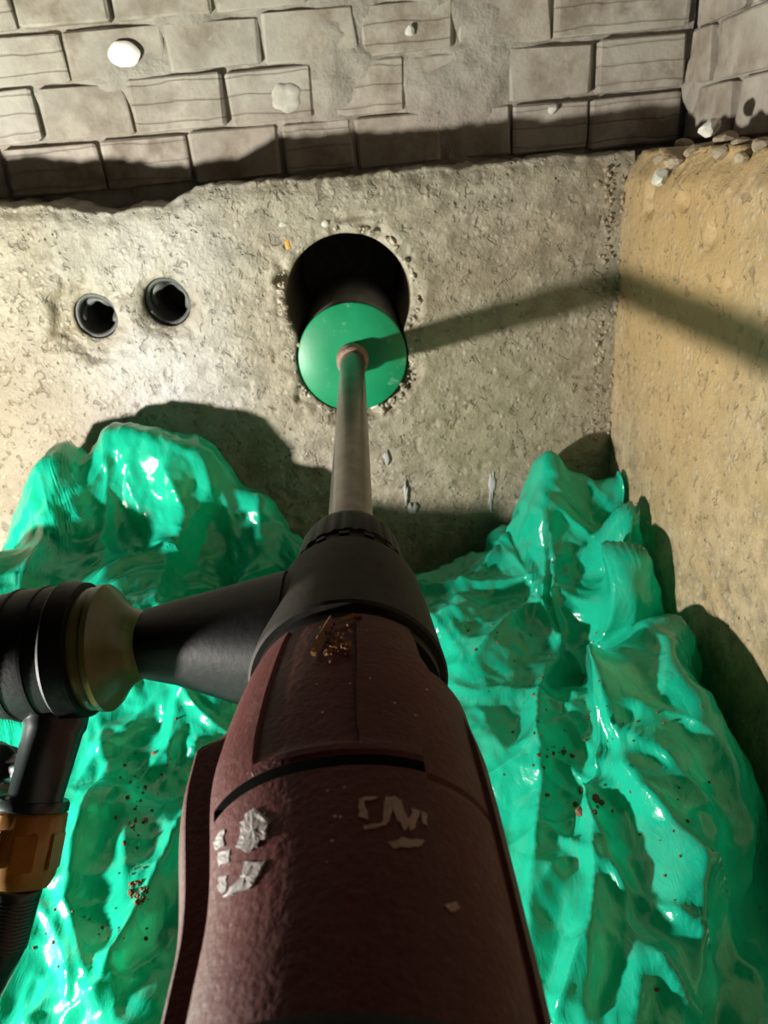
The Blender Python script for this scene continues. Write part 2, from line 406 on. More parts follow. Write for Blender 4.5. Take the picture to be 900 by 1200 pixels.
bm = bmesh.new()
vs = [bm.verts.new(p) for p in ((-1.3, -.5, 0), (WX+.02, -.5, 0), (WX+.02, WY+.02, 0), (-1.3, WY+.02, 0))]
bm.faces.new(vs); r_ = bmesh.ops.extrude_face_region(bm, geom=bm.faces[:])
for v in [g for g in r_['geom'] if isinstance(g, bmesh.types.BMVert)]: v.co.z -= .05
floor = bm_obj('floor', bm, M_floor, None, False); floor['kind'] = 'structure'

# ---------------------------------------------------------------- brickwork
def backing(name, axis, a0, a1, parent):
    xs = np.arange(a0, a1, .005); zs = np.arange(.47, 1.05, .005); X, Z = np.meshgrid(xs, zs, indexing='ij')
    smear = smooth(.5, .75, fbm(X*7+3, Z*9, 301 if axis == 'x' else 351, 3))
    if axis == 'x': smear = np.clip(.7*smear+.45*smooth(.16, .05, np.hypot((X-.05)*.8, (Z-.565)*1.6)), 0, 1)
    h = -.009+.0125*smear+(fbm(X*50, Z*50, 303)-.5)*.008
    B = (BY if axis == 'x' else BX)-h
    V = (np.stack([X, B, Z], -1) if axis == 'x' else np.stack([B, X, Z], -1)).reshape(-1, 3); nz = len(zs)
    I, J = np.meshgrid(np.arange(len(xs)-1), np.arange(nz-1), indexing='ij')
    F = np.stack([I*nz+J, (I+1)*nz+J, (I+1)*nz+J+1, I*nz+J+1], -1).reshape(-1, 4)
    if axis != 'x': F = F[:, ::-1]
    o = mesh_obj(name, V, F.tolist(), M_mortar, parent); return o
backing('mortar', 'x', -1.3, BX+.01, wall_back); backing('mortar', 'y', -.5, BY+.01, wall_right)
ZR = [.500, .553, .607, .6555, .703, .752, .801, .850, .899, .948, .997, 1.046]
protos = []
for k in range(8):
    bm = bmesh.new(); bmesh.ops.create_cube(bm, size=1.)
    rr = random.Random(40+k)
    for v in bm.verts: v.co += Vector((rr.uniform(-.02, .02), rr.uniform(-.03, .03), rr.uniform(-.035, .035)))
    bmesh.ops.bevel(bm, geom=bm.edges[:], offset=.035, segments=1, affect='EDGES')
    for v in bm.verts: v.co += Vector((rr.uniform(-.006, .006), rr.uniform(-.02, .02), rr.uniform(-.012, .012)))
    me = bpy.data.meshes.new('brick'); bm.to_mesh(me); bm.free(); me.materials.append(M_brick); protos.append(me)
def brick(parent, centre, size, rot=0.):
    o = bpy.data.objects.new('brick', random.choice(protos)); C.objects.link(o); o.parent = parent
    o.location = centre; o.scale = size; o.rotation_euler = (0, random.uniform(-.006, .006), rot); return o
rowj = {  # measured positions of the upright joints (photo columns) for the courses in view
 0: [5, 120, 222, 330, 415, 520, 600, 690], 1: [45, 152, 265, 370, 478, 595, 697], 2: [-38, 75, 192, 307, 420, 535, 650, 782], 3: [17, 130, 250, 362, 470, 585, 690]}
rowv = {0: 195, 1: 130, 2: 60, 3: 10}
for k in range(len(ZR)-1):
    z0, z1 = ZR[k], ZR[k+1]
    if k in rowj:
        js = []
        for u in rowj[k]:
            v = rowv[k]-.086*(u-100); js.append(P(u, v, Y=BY).x)
    else:
        off = .05*(k % 2); js = [-.35+off+.098*i+random.uniform(-.004, .004) for i in range(7)]
    while js[0] > -1.2: js.insert(0, js[0]-.1+random.uniform(-.004, .004))
    js = [j for j in js if j < BX-.03]+[BX-.002]
    for a, b in zip(js, js[1:]):
        g = random.uniform(.0035, .006)
        if b-a < .02: continue
        dep = .05; y = BY+random.uniform(-.0025, .0025)
        brick(wall_back, ((a+b)/2, y+dep/2, (z0+z1)/2), (b-a-g, dep, z1-z0-random.uniform(.004, .006)), random.uniform(-.012, .012))
    js = [.898-(.06 if k % 2 else .115)]; js[0:0] = []
    ys = [BY]; y = js[0]
    while y > -.45: ys.append(y); y -= .19 if (k % 2) else .205
    for a, b in zip(ys[1:], ys):
        g = random.uniform(.004, .006); dep = .05
        brick(wall_right, (BX+dep/2+random.uniform(-.002, .002), (a+b)/2, (z0+z1)/2), (dep, b-a-g, z1-z0-.005), random.uniform(-.006, .006))

def stone(name, parent, c, s, mat, seed, flat=1.):
    bm = bmesh.new(); bmesh.ops.create_icosphere(bm, subdivisions=2, radius=1.)
    r = random.Random(seed); ph = [Vector((r.uniform(-1, 1), r.uniform(-1, 1), r.uniform(-1, 1))).normalized() for _ in range(7)]
    for v in bm.verts:
        for p in ph:
            d = v.co.dot(p)
            if d > .62: v.co -= p*(d-.62)
    q = Matrix.Rotation(r.uniform(0, 6), 4, Vector((r.random(), r.random(), r.random()+.01)).normalized())
    for v in bm.verts:
        v.co = q @ v.co; v.co = Vector((v.co.x*s[0], v.co.y*s[1], v.co.z*s[2]))+Vector(c)
    return bm_obj(name, bm, mat, parent, False)
# rubble on the ledge in the corner
for i, (u, v, s, X) in enumerate([(775, 208, .010, WX), (832, 150, .011, .325), (851, 162, .010, .31), (843, 180, .008, .285), (815, 180, .012, .30), (800, 172, .010, .32), (868, 184, .007, .285), (780, 185, .011, .295), (790, 190, .009, .282), (868, 170, .008, .30), (890, 172, .008, .295)]):
    p = P(u, v, X=X); 
    stone('stone', wall_right, p, (s*1.1, s, s*.75), M_white if i in (0, 1) else M_stone, 100+i)
# mortar crumbs down the corner and round the bored hole
bm = bmesh.new()
def crumb(bm, c, s, r):
    m = Matrix.Translation(c) @ Matrix.Rotation(r.uniform(0, 6), 4, 'X') @ Matrix.Rotation(r.uniform(0, 6), 4, 'Z') @ Matrix.Diagonal((s*r.uniform(.7, 1.3), s*r.uniform(.6, 1.1), s*r.uniform(.6, 1.2), 1))
    bmesh.ops.create_icosphere(bm, subdivisions=1, radius=1., matrix=m)
r = random.Random(5)
for i in range(120):
    z = r.uniform(.17, .49); x = .262+r.gauss(0, .003)+(.49-z)*-.01; s = abs(r.gauss(0, .0014))+.0009
    crumb(bm, Vector((x, WY-.001, z)), s, r)
for i in range(26):
    z = r.uniform(.17, .49); crumb(bm, Vector((WX-.003, WY-.003, z)), r.uniform(.002, .004), r)
o = bm_obj('mortar_crumbs', bm, M_stone, wall_back, False); o['kind'] = 'stuff'
bm = bmesh.new()
for i in range(230):
    a = r.choice([r.uniform(2.2, 4.2), r.uniform(2.2, 4.2), r.uniform(4.2, 6.4), r.uniform(0, 2.2)]); 
    d0 = Vector((math.cos(a), 0, math.sin(a))); t = .04
    while float(cap_sdf(np.array(HA[0]+d0.x*t), np.array(.345+d0.z*t))) < r.uniform(.002, .010): t += .001
    crumb(bm, Vector((HA[0]+d0.x*t, WY+.001, .345+d0.z*t)), abs(r.gauss(0, .0018))+.0009, r)
o = bm_obj('chipped_edge', bm, M_rim, wall_back, False); o['kind'] = 'stuff'
stone('orange_stone', wall_back, P(337, 286, Y=WY+.001), (.0045, .003, .0075), M_orange, 3)['label'] = 'orange pebble in the concrete'
stone('white_stone', wall_back, P(331, 264, Y=WY+.001), (.006, .003, .004), M_white, 4)
for i, (u, v, s) in enumerate([(380, 262, .006), (439, 476, .006), (447, 466, .004), (470, 450, .004), (335, 360, .004), (352, 405, .005), (700, 215, .006), (712, 240, .005), (713, 290, .004)]):
    stone('white_stone', wall_back, P(u, v, Y=WY+.001), (s, .003, s*.8), M_white if i in (1, 0) else M_stone, 20+i)
def dab(name, u, v, rx, rz, mat, Y, th=.0025, parent=wall_back, rough=.12):
    bm = bmesh.new(); p = P(u, v, Y=Y); n = 40; c = bm.verts.new((p.x, Y-th, p.z)); rings = []
    for t, hh in ((.5, .95), (.8, .7), (1., 0.)):
        ring = []
        for i in range(n):
            a = 2*math.pi*i/n; q = 1+rough*(float(vnoise(math.cos(a)*2+u, math.sin(a)*2+v, 5))-.5)*2
            ring.append(bm.verts.new((p.x+rx*t*q*math.cos(a), Y-th*hh+.001*(hh == 0), p.z+rz*t*q*math.sin(a))))
        rings.append(ring)
    for i in range(n):
        bm.faces.new((c, rings[0][i], rings[0][(i+1) % n]))
        for A, B in zip(rings, rings[1:]): bm.faces.new((A[i], B[i], B[(i+1) % n], A[(i+1) % n]))
    return bm_obj(name, bm, mat, parent)
dab('plaster_dab', 145, 63, .0165, .0120, M_plaster, BY-.0035, .0015, rough=.06)['label'] = 'round white plaster dab on a brick'
dab('plaster_dab', 335, 115, .016, .014, mat_simple('pale_lime', (.50, .47, .41), .85, .5, 60, .001), BY-.0035, .0012, rough=.15)
stone('white_stone', wall_back, P(480, 36, Y=BY-.004), (.006, .004, .006), M_white, 61)
stone('white_stone', wall_back, P(648, 128, Y=BY-.004), (.006, .004, .006), M_white, 62)
dab('lime_drip', 577, 568, .0035, .017, M_drip, WY-.0022, .0009, rough=.55); dab('lime_drip', 575, 590, .0025, .012, M_drip, WY-.0022, .0009, rough=.55)
dab('lime_drip', 484, 598, .0055, .008, M_drip, WY-.0022, .0009, rough=.55); dab('lime_drip', 476, 580, .0025, .014, M_drip, WY-.0022, .0009, rough=.55); dab('lime_drip', 453, 535, .003, .010, M_drip, WY-.0022, .0008, rough=.55)

# plastic ducts in the two small holes
for (cx, cz, rr), lab in zip(SMALL, ('grey plastic duct stub in the leftmost small wall hole', 'grey plastic duct stub in the small wall hole nearer the large bore')):
    bm = bmesh.new()
    ri = rr-.0048
    prof = [(.075, rr-.0006), (.012, rr-.0006), (.0105, rr-.0016), (.012, ri), (.02, ri-.0002), (.05, ri), (.075, ri)]
    rings = lathe(bm, (cx, WY, cz), (0, 1, 0), prof, 40, False, False, rf=lambda t, a: 1+.03*math.sin(a*3+cx*90)*(t < .03))
    for i in range(40): bm.faces.new((rings[0][i], rings[-1][i], rings[-1][(i+1) % 40], rings[0][(i+1) % 40]))
    o = bm_obj('wall_duct', bm, M_conduit); tag(o, lab, 'pipe', 'duct stubs in the concrete wall')
    pts = [(cx+ri*.93*math.cos(a), WY+.022+.004*math.sin(3*a+cx*40), cz+ri*.93*math.sin(a)*.96-.001) for a in np.linspace(-.5, 3.4, 18)]
    bm = bmesh.new(); tube(bm, pts, [.0034+.0014*math.sin(k*1.3) for k in range(18)], 8); bm_obj('torn_rim', bm, M_conduit, o)

# ---------------------------------------------------------------- green plastic
def solve(ctrl):
    p = np.array([[c[0], c[1]] for c in ctrl]); z = np.array([c[2] for c in ctrl]); n = len(p)
    d = np.hypot(p[:, None, 0]-p[None, :, 0], p[:, None, 1]-p[None, :, 1]); K = np.sqrt(d*d+.03**2)-np.eye(n)*4e-4*0
    A = np.zeros((n+1, n+1)); A[:n, :n] = K; A[:n, n] = 1; A[n, :n] = 1
    wgt = np.linalg.solve(A, np.append(z, 0)); return p, wgt
def evalr(sol, X, Y):
    p, wgt = sol; out = np.full(X.shape, wgt[-1])
    for (a, b), k in zip(p, wgt[:-1]): out = out+k*np.sqrt((X-a)**2+(Y-b)**2+.03**2)
    return out
def folds(X, Y, lines):
    h = np.zeros_like(X)
    for pts, amp, wd, *sh in lines:
        sharp = sh[0] if sh else 1.
        best = np.full(X.shape, 1e9); tt = np.zeros_like(X); L = len(pts)-1
        for k, (a, b) in enumerate(zip(pts, pts[1:])):
            dx, dy = b[0]-a[0], b[1]-a[1]; l2 = dx*dx+dy*dy+1e-12
            t = np.clip(((X-a[0])*dx+(Y-a[1])*dy)/l2, 0, 1); d = np.hypot(X-a[0]-t*dx, Y-a[1]-t*dy)
            m = d < best; best = np.where(m, d, best); tt = np.where(m, (k+t)/L, tt)
        q = np.clip(1-best/wd, 0, 1)
        taper = np.clip(np.minimum(tt, 1-tt)*6+.35, 0, 1)
        h = h+amp*taper*(q*.35+q*q*.65)*(1 if sharp > 0 else 1)*.8
    return h
from mathutils.geometry import delaunay_2d_cdt
def facets(x0, x1, s0, s1, seed, cell, stretch, ang, amp, keep=1.):
    """crumpled-film relief: flat triangles between scattered high and low points, long in one direction"""
    r = np.random.default_rng(seed); c_, s_ = math.cos(ang), math.sin(ang)
    cx, cy = (x0+x1)/2, (s0+s1)/2; hw = math.hypot(x1-x0, s1-s0)/2+cell*2
    nu, nv = int(2*hw/(cell*stretch))+1, int(2*hw/cell)+1
    gu, gv = np.meshgrid(np.arange(nu), np.arange(nv), indexing='ij')
    u = (gu+.5*(gv % 2)+r.uniform(-.46, .46, gu.shape))*1.; v = (gv+r.uniform(-.46, .46, gv.shape))*1.
    U = u.ravel(); Vv_ = v.ravel()
    pu = (U*cell*stretch-hw); pv = (Vv_*cell-hw); pv = pv+.35*cell*np.sin(pu*9+seed)
    px_ = cx+pu*c_-pv*s_; py_ = cy+pu*s_+pv*c_
    hgt = r.choice([-1., -.6, -.2, .35, 1.], len(px_), p=[.2, .25, .2, .15, .2])*amp+r.normal(0, .12*amp, len(px_))
    m = (px_ > x0-2*cell*stretch)*(px_ < x1+2*cell*stretch)*(py_ > s0-2*cell*stretch)*(py_ < s1+2*cell*stretch)
    px_, py_, hgt = px_[m], py_[m], hgt[m]; pu, pv = pu[m]/stretch, pv[m]
    res = delaunay_2d_cdt([Vector((float(a), float(b))) for a, b in zip(pu, pv)], [], [], 0, 1e-6)
    tri = res[2]; st = .002; gx = np.arange(x0, x1+st, st); gy = np.arange(s0, s1+st, st); G = np.zeros((len(gx), len(gy)))
    orig = [o[0] if o else 0 for o in res[3]]
    for t in tri:
        i, j, k = (orig[q] for q in t)
        ax, ay, bx, by, cx_, cy_ = px_[i], py_[i], px_[j], py_[j], px_[k], py_[k]
        i0 = max(0, int((min(ax, bx, cx_)-x0)/st)); i1 = min(len(gx)-1, int((max(ax, bx, cx_)-x0)/st)+1)
        j0 = max(0, int((min(ay, by, cy_)-s0)/st)); j1 = min(len(gy)-1, int((max(ay, by, cy_)-s0)/st)+1)
        if i1 < i0 or j1 < j0: continue
        X = gx[i0:i1+1][:, None]; Y = gy[j0:j1+1][None, :]; det = (bx-ax)*(cy_-ay)-(cx_-ax)*(by-ay)
        if abs(det) < 1e-12: continue
        l1 = ((X-ax)*(cy_-ay)-(cx_-ax)*(Y-ay))/det; l2 = ((bx-ax)*(Y-ay)-(X-ax)*(by-ay))/det
        ins = (l1 >= -1e-6) & (l2 >= -1e-6) & (l1+l2 <= 1+1e-6)
        sub = G[i0:i1+1, j0:j1+1]; sub[ins] = ((1-l1-l2)*hgt[i]+l1*hgt[j]+l2*hgt[k])[ins]
    def f(X, S):
        a = np.clip((X-x0)/st, 0, len(gx)-1.001); b = np.clip((S-s0)/st, 0, len(gy)-1.001)
        i = a.astype(int); j = b.astype(int); a = a-i; b = b-j
        return (G[i, j]*(1-a)+G[i+1, j]*a)*(1-b)+(G[i, j+1]*(1-a)+G[i+1, j+1]*a)*b
    return f
def ridged(x, y, seed):
    n = .72*vnoise(x, y, seed)+.28*vnoise(x*1.9+7, y*1.9+3, seed+1)
    return 1-np.minimum(np.abs(n-.5)*4.2, 1)
def crumple(X, S, seed, amp, cx):
    """film relief: sharp tension folds fanning out from the gathered top, with flat facets between"""
    x0, x1, s0, s1 = X.min()-.02, X.max()+.02, S.min()-.02, S.max()+.02
    fan = np.arctan2(X-cx, 1.45-S)*.62; rad = np.hypot(X-cx, 1.45-S)
    def fold(fu, fv, rot, sd):
        u = rad*math.cos(rot)+fan*math.sin(rot); v = -rad*math.sin(rot)+fan*math.cos(rot)
        return ridged(u*fu+sd, v*fv, seed+sd)
    m1 = smooth(.3, .6, fbm(X*9, S*9, seed+77, 2)); m2 = smooth(.4, .65, fbm(X*13+3, S*13, seed+78, 2))
    h = .62*fold(4.5, 15, .12, 10)**1.2+.46*fold(9, 30, -.30, 20)*(.3+.7*m1)+.30*fold(16, 52, .45, 30)*m2+.22*fold(22, 26, 1.1, 40)*(1-m2)+.08*fold(45, 110, .1, 50)
    big = facets(x0, x1, s0, s1, seed, .055, 2.0, math.pi/2, .45); sml = facets(x0, x1, s0, s1, seed+2, .016, 2.4, 1.2, .10)
    lo = .62*fold(4.5, 15, .12, 10)**1.2-.25+big(X, S)
    return amp*lo, amp*(h-.62*fold(4.5, 15, .12, 10)**1.2-.2+sml(X, S))
def to3(lst):
    out = []
    for c in lst:
        if c[0] == 'w': out.append(c[1:])
        elif c[0] == 'x': p = P(c[1], c[2], X=c[3]); out.append((p.x, p.y, p.z))
        elif c[0] == 'z': p = P(c[1], c[2], z=c[3]); out.append((p.x, p.y, p.z))
        else: p = P(c[0], c[1], Y=c[2]); out.append((p.x, p.y, p.z))
    return out
def on_surface(Hf, u, v):
    """where a sight line meets the heap"""
    d = pray(u, v); t = np.linspace(.25, 1.3, 500); X = d.x*t; Y = d.y*t; Z = CZ+d.z*t
    g = Z-Hf(X, Y); k = np.argmax(g < 0); return (X[k], Y[k])
from mathutils.bvhtree import BVHTree
def sheet(base, lines, x0, x1, y0, y1, seed, amp, ang, st, off):
    xs = np.arange(x0, x1, st); nf = 420; yf = np.linspace(y0, y1, nf); X, Y = np.meshgrid(xs, yf, indexing='ij')
    Zb = np.maximum(base(X, Y), .002)
    L = np.concatenate([np.zeros((len(xs), 1)), np.cumsum(np.hypot(np.diff(Y, axis=1), np.diff(Zb, axis=1)), 1)], 1)
    ny = int(L.max()/st); u = np.linspace(0, 1, ny)
    Yr = np.stack([np.interp(u*l[-1], l, yf) for l in L]); X = np.repeat(xs[:, None], ny, 1)
    e = 2e-3; Z = base(X, Yr); gx = (base(X+e, Yr)-base(X-e, Yr))/(2*e); gy = (base(X, Yr+e)-base(X, Yr-e))/(2*e)
    gx = np.clip(gx, -3, 3); gy = np.clip(gy, -3, 3); ln = np.sqrt(1+gx*gx+gy*gy); N = (-gx/ln, -gy/ln, 1/ln)
    S = Yr+np.maximum(Z, 0)*.9
    lo, hi = crumple(X, S, seed, amp, ang); cm = (1-.85*smooth(.12, .21, Z))*(1-.75*smooth(.17, .24, X)); h = lo*cm+hi*(.5+.5*cm)+off
    if lines: h = h+folds(X, Yr, lines)
    h = h*smooth(0, .03, X-x0+.006)*(1 if x1 > .1 else smooth(0, .03, x1-X+.006))
    lat = (fbm(X*8, S*8, seed+400, 2)-.5)*.008
    Xo = X+N[0]*h+lat; Yo = Yr+N[1]*h+(fbm(X*8+40, S*8, seed+401, 2)-.5)*.008; Zo = np.maximum(Z+N[2]*h, .004+.003*vnoise(X*40, Yr*40, 3))
    Xo = np.minimum(Xo, WX-.004-.003*vnoise(Yr*60, Z*60, 4)); Yo = np.minimum(Yo, WY-.006-.003*vnoise(X*60, Z*60, 4))
    V = np.stack([Xo, Yo, Zo], -1).reshape(-1, 3)
    I, J = np.meshgrid(np.arange(len(xs)-1), np.arange(ny-1), indexing='ij')
    F = np.stack([I*ny+J, (I+1)*ny+J, (I+1)*ny+J+1, I*ny+J+1], -1).reshape(-1, 4)
    return V, F
def heap(name, ctrl, crest, fold_px, x0, x1, y0, y1, seed, amp, ang, label, cat, st=.0023):
    sol = solve(to3(ctrl)); cr = sorted((p.x, p.z) for p in (P(u, v, Y=.765) for u, v in crest)); crx, crz = zip(*cr)
    def base(X, Y):        # the gathered top never stands higher than its crest line
        b = evalr(sol, X, Y); c = np.interp(X, crx, crz)+.10*smooth(.13, .40, .765-Y)*0; k = .012
        hh = np.clip(.5+.5*(b-c)/k, 0, 1); return b*(1-hh)+c*hh-k*hh*(1-hh)
    lines = [([on_surface(base, *q) for q in pts], *rest) for pts, *rest in fold_px]
    V, F = sheet(base, lines, x0, x1, y0, y1, seed, amp, ang, st, 0.)
    V2, F2 = sheet(base, None, x0+.01, x1-.01, y0, y1-.01, seed+5, amp*.8, ang+.1, st*2, -.016)
    H = BVHTree.FromPolygons(V.tolist(), F.tolist())
    o = mesh_obj(name, np.concatenate([V, V2]), np.concatenate([F, F2+len(V)]).tolist(), M_film); tag(o, label, cat, 'green plastic bags')
    return o, H
left_ctrl = [(-90, 720, .60), (-20, 650, .62), (20, 640, .70), (45, 585, .755), (73, 530, .765), ('w', -.335, .80, .10), (108, 532, .765), (125, 503, .770), (160, 498, .770), (205, 505, .768), (252, 522, .766), (283, 562, .765), (305, 576, .765), (335, 600, .758), (366, 632, .745), (420, 690, .67),
    (60, 600, .69), (150, 580, .725), (230, 590, .72), (60, 690, .60), (150, 640, .68), (250, 640, .71), (330, 655, .715), (200, 700, .62), (100, 760, .54), (260, 800, .52),
    ('z', 200, 900, .065), ('z', 60, 900, .065), ('z', 100, 1000, .065), ('z', 0, 1050, .05), ('z', 200, 1080, .055), ('z', 120, 1180, .05), ('z', 0, 1200, .045), ('z', 220, 1180, .05), ('z', -200, 1000, .04),
    ('w', -.5, .79, .0), ('w', -.36, .79, .02), ('w', -.27, .80, .10), ('w', -.2, .80, .12), ('w', -.12, .79, .05), ('w', -.06, .78, .03), ('w', 0, .78, .0), ('w', -.6, .6, .02), ('w', -.7, .3, .02), ('w', -.6, .0, .02), ('w', -.2, .0, .03), ('w', .0, .1, .0), ('w', .03, .4, .0), ('w', .05, .6, .02), ('w', -.05, .3, .03), ('w', -.04, .5, .04)]
left_folds = [([(200, 900), (260, 860)], .004, .012),
    ([(72, 545), (58, 600), (25, 700)], .010, .016), ([(130, 535), (125, 580), (110, 650)], .010, .016),
    ([(190, 540), (215, 600), (190, 660)], .016, .022), ([(150, 560), (170, 600)], .010, .014), ([(250, 560), (225, 610), (170, 650)], .012, .018),
    ([(300, 580), (310, 640)], .010, .02), ([(100, 690), (200, 655), (345, 655)], .020, .022), ([(120, 700), (260, 690)], .010, .016),
    ([(60, 620), (110, 610)], .01, .016), ([(200, 620), (260, 650)], .01, .015),
    ([(130, 900), (95, 1000), (82, 1060), (120, 1180)], .014, .02), ([(235, 940), (180, 1050), (120, 1180)], .018, .020), ([(205, 830), (195, 920), (240, 860)], .012, .018),
    ([(110, 830), (150, 960), (150, 1050)], .008, .02), ([(200, 1120), (150, 1160), (60, 1195)], .008, .012), ([(45, 1060), (85, 1130), (80, 1180)], .009, .014)]
right_ctrl = [(470, 662, .71), (520, 650, .72), (560, 640, .725), (598, 628, .745), (608, 590, .755), (622, 556, .76), (641, 528, .765), (660, 542, .765), (690, 562, .765), (722, 556, .76), (741, 546, .755),
    (560, 700, .66), (500, 720, .62), (650, 620, .71), (700, 640, .70), (650, 700, .655), (740, 700, .65), (600, 760, .58), (700, 800, .555), (780, 800, .57), ('z', 680, 890, .075), ('z', 610, 900, .07), ('z', 700, 945, .062), ('z', 780, 940, .085), ('z', 850, 960, .06), ('z', 640, 1040, .06), ('z', 760, 1030, .075), ('z', 860, 1080, .04), ('z', 700, 1150, .065), ('z', 800, 1160, .055), ('z', 900, 1180, .03), ('z', 1000, 1100, .02),
    ('x', 742, 612, .264), ('x', 764, 665, .260), ('x', 788, 735, .256), ('x', 808, 775, .252), ('x', 828, 815, .246), ('x', 860, 866, .244), ('w', .278, .70, .06), ('w', .279, .63, .01), ('w', .279, .56, .0), ('w', .279, .48, .0), ('w', .279, .40, .01), ('w', .275, .3, .01),
    ('w', .22, .798, .10), ('w', .15, .798, .06), ('w', .08, .78, .0), ('w', .27, .785, .05), ('w', .0, .78, .0), ('w', .02, .6, .04), ('w', .0, .3, .02), ('w', .1, .2, .04), ('w', .25, .1, .03), ('w', 0, .0, .01), ('w', .2, -.1, .0)]
right_folds = [
    ([(641, 528), (640, 600), (650, 680), (660, 740)], .020, .022), ([(640, 590), (700, 640), (740, 700), (800, 800)], .014, .022), ([(741, 546), (735, 600)], .022, .02),
    ([(610, 600), (590, 650), (540, 690)], .012, .016), ([(480, 690), (560, 688), (640, 670)], .014, .018), ([(490, 735), (560, 725), (610, 700)], .012, .016),
    ([(640, 680), (600, 730), (560, 790)], .014, .018), ([(650, 690), (720, 730), (760, 800)], .010, .016),
    ([(640, 765), (690, 800), (735, 860), (770, 960), (785, 1020), (800, 1160)], .026, .022), ([(765, 860), (790, 910), (812, 955)], .014, .018),
    ([(600, 760), (640, 765)], .01, .016), ([(785, 1020), (830, 1070), (880, 1160)], .012, .018), ([(735, 920), (700, 965), (640, 1060)], .010, .02),
    ([(700, 970), (730, 1060), (745, 1190)], .014, .018), ([(750, 1125), (790, 1180), (820, 1200)], .016, .014), ([(690, 1110), (670, 1170), (655, 1200)], .014, .014),
    ([(800, 845), (845, 880), (860, 960), (855, 1060)], .012, .02), ([(560, 830), (600, 900), (690, 945)], .008, .02), ([(570, 1000), (640, 985), (700, 960)], .008, .02), ([(600, 880), (660, 900), (720, 900)], .006, .016)]
left_bag, HL = heap('plastic_bag', left_ctrl, [(-200, 600), (0, 600), (35, 575), (70, 521), (82, 518), (106, 530), (124, 503), (150, 497), (200, 505), (250, 522), (285, 562), (335, 598), (366, 626), (440, 690)], left_folds, -.72, .012, -.05, .80, 11, .018, -.22,
    'crumpled green plastic bag left of the drill, its top under the two small holes', 'plastic bag')
right_bag, HR = heap('plastic_bag', right_ctrl, [(440, 660), (560, 640), (600, 624), (610, 585), (625, 552), (640, 524), (650, 526), (664, 545), (690, 562), (715, 556), (732, 540), (745, 540)], right_folds, -.004, WX, -.05, .80, 29, .018, .17,
    'crumpled green plastic bag right of the drill, peaked in the corner of the walls', 'plastic bag')

# dirt lying on the film
def litter(H, spots, label, seed):
    bm = bmesh.new(); r = random.Random(seed)
    for (u, v, su, sv, n, s) in spots:
        for _ in range(n):
            hit = H.ray_cast(Vector((0, 0, CZ)), pray(r.gauss(u, su), r.gauss(v, sv)))[0]
            if hit is None: continue
            crumb(bm, hit+Vector((0, 0, .0005)), abs(r.gauss(0, s))+.0005, r)
    o = bm_obj('dirt_crumbs', bm, M_dirt, None, False); tag(o, label, 'dirt'); o['kind'] = 'stuff'; return o
litter(HL, [(160, 950, 10, 35, 40, .0007), (163, 1045, 7, 9, 40, .0010), (130, 1090, 22, 14, 14, .0007), (195, 870, 8, 40, 10, .0005), (60, 1100, 30, 30, 8, .0005)], 'brown dirt crumbs on the green plastic left of the drill', 3)
litter(HR, [(640, 880, 25, 15, 16, .0012), (620, 800, 40, 50, 30, .0006), (700, 850, 50, 50, 24, .0006), (690, 940, 12, 10, 16, .0016), (800, 1000, 40, 60, 16, .0006), (560, 740, 20, 14, 12, .0008)], 'brown dirt crumbs on the green plastic right of the drill', 4)

# ---------------------------------------------------------------- core bit
bit = tag(empty('core_bit', (AX, WY, AZ)), 'core bit with green end cap and steel shaft entering the large wall hole', 'drill bit')
fw = (0, 1, 0)
CY = WY-.003
bm = bmesh.new(); lathe(bm, (AX, CY+.004, AZ), fw, [(0, .0600), (.25, .0600), (.25, .0575), (.02, .0575)], 72, True, False); bm_obj('barrel', bm, M_barrel, bit, True, 40)
bm = bmesh.new(); lathe(bm, (AX, CY, AZ), fw, [(.0, .014), (-.0002, .0180), (.0, .0590), (.0014, .0610), (.008, .0612), (.010, .0600)], 72, True, True); bm_obj('end_cap', bm, M_cap, bit, True, 40)
bm = bmesh.new(); lathe(bm, (AX, CY-.022, AZ), fw, [(0, .0150), (.002, .0172), (.009, .0175), (.0105, .0165), (.012, .0178), (.020, .0182), (.0225, .0182)], 32); bm_obj('hub', bm, M_rust, bit, True, 30)
bm = bmesh.new(); lathe(bm, (AX, .315, AZ), fw, [(0, .0136), (.05, .0136), (.46, .0134), (CY-.318, .0134)], 40)
bm_obj('shaft', bm, M_steel, bit, True, 30)['label'] = 'long steel shaft'

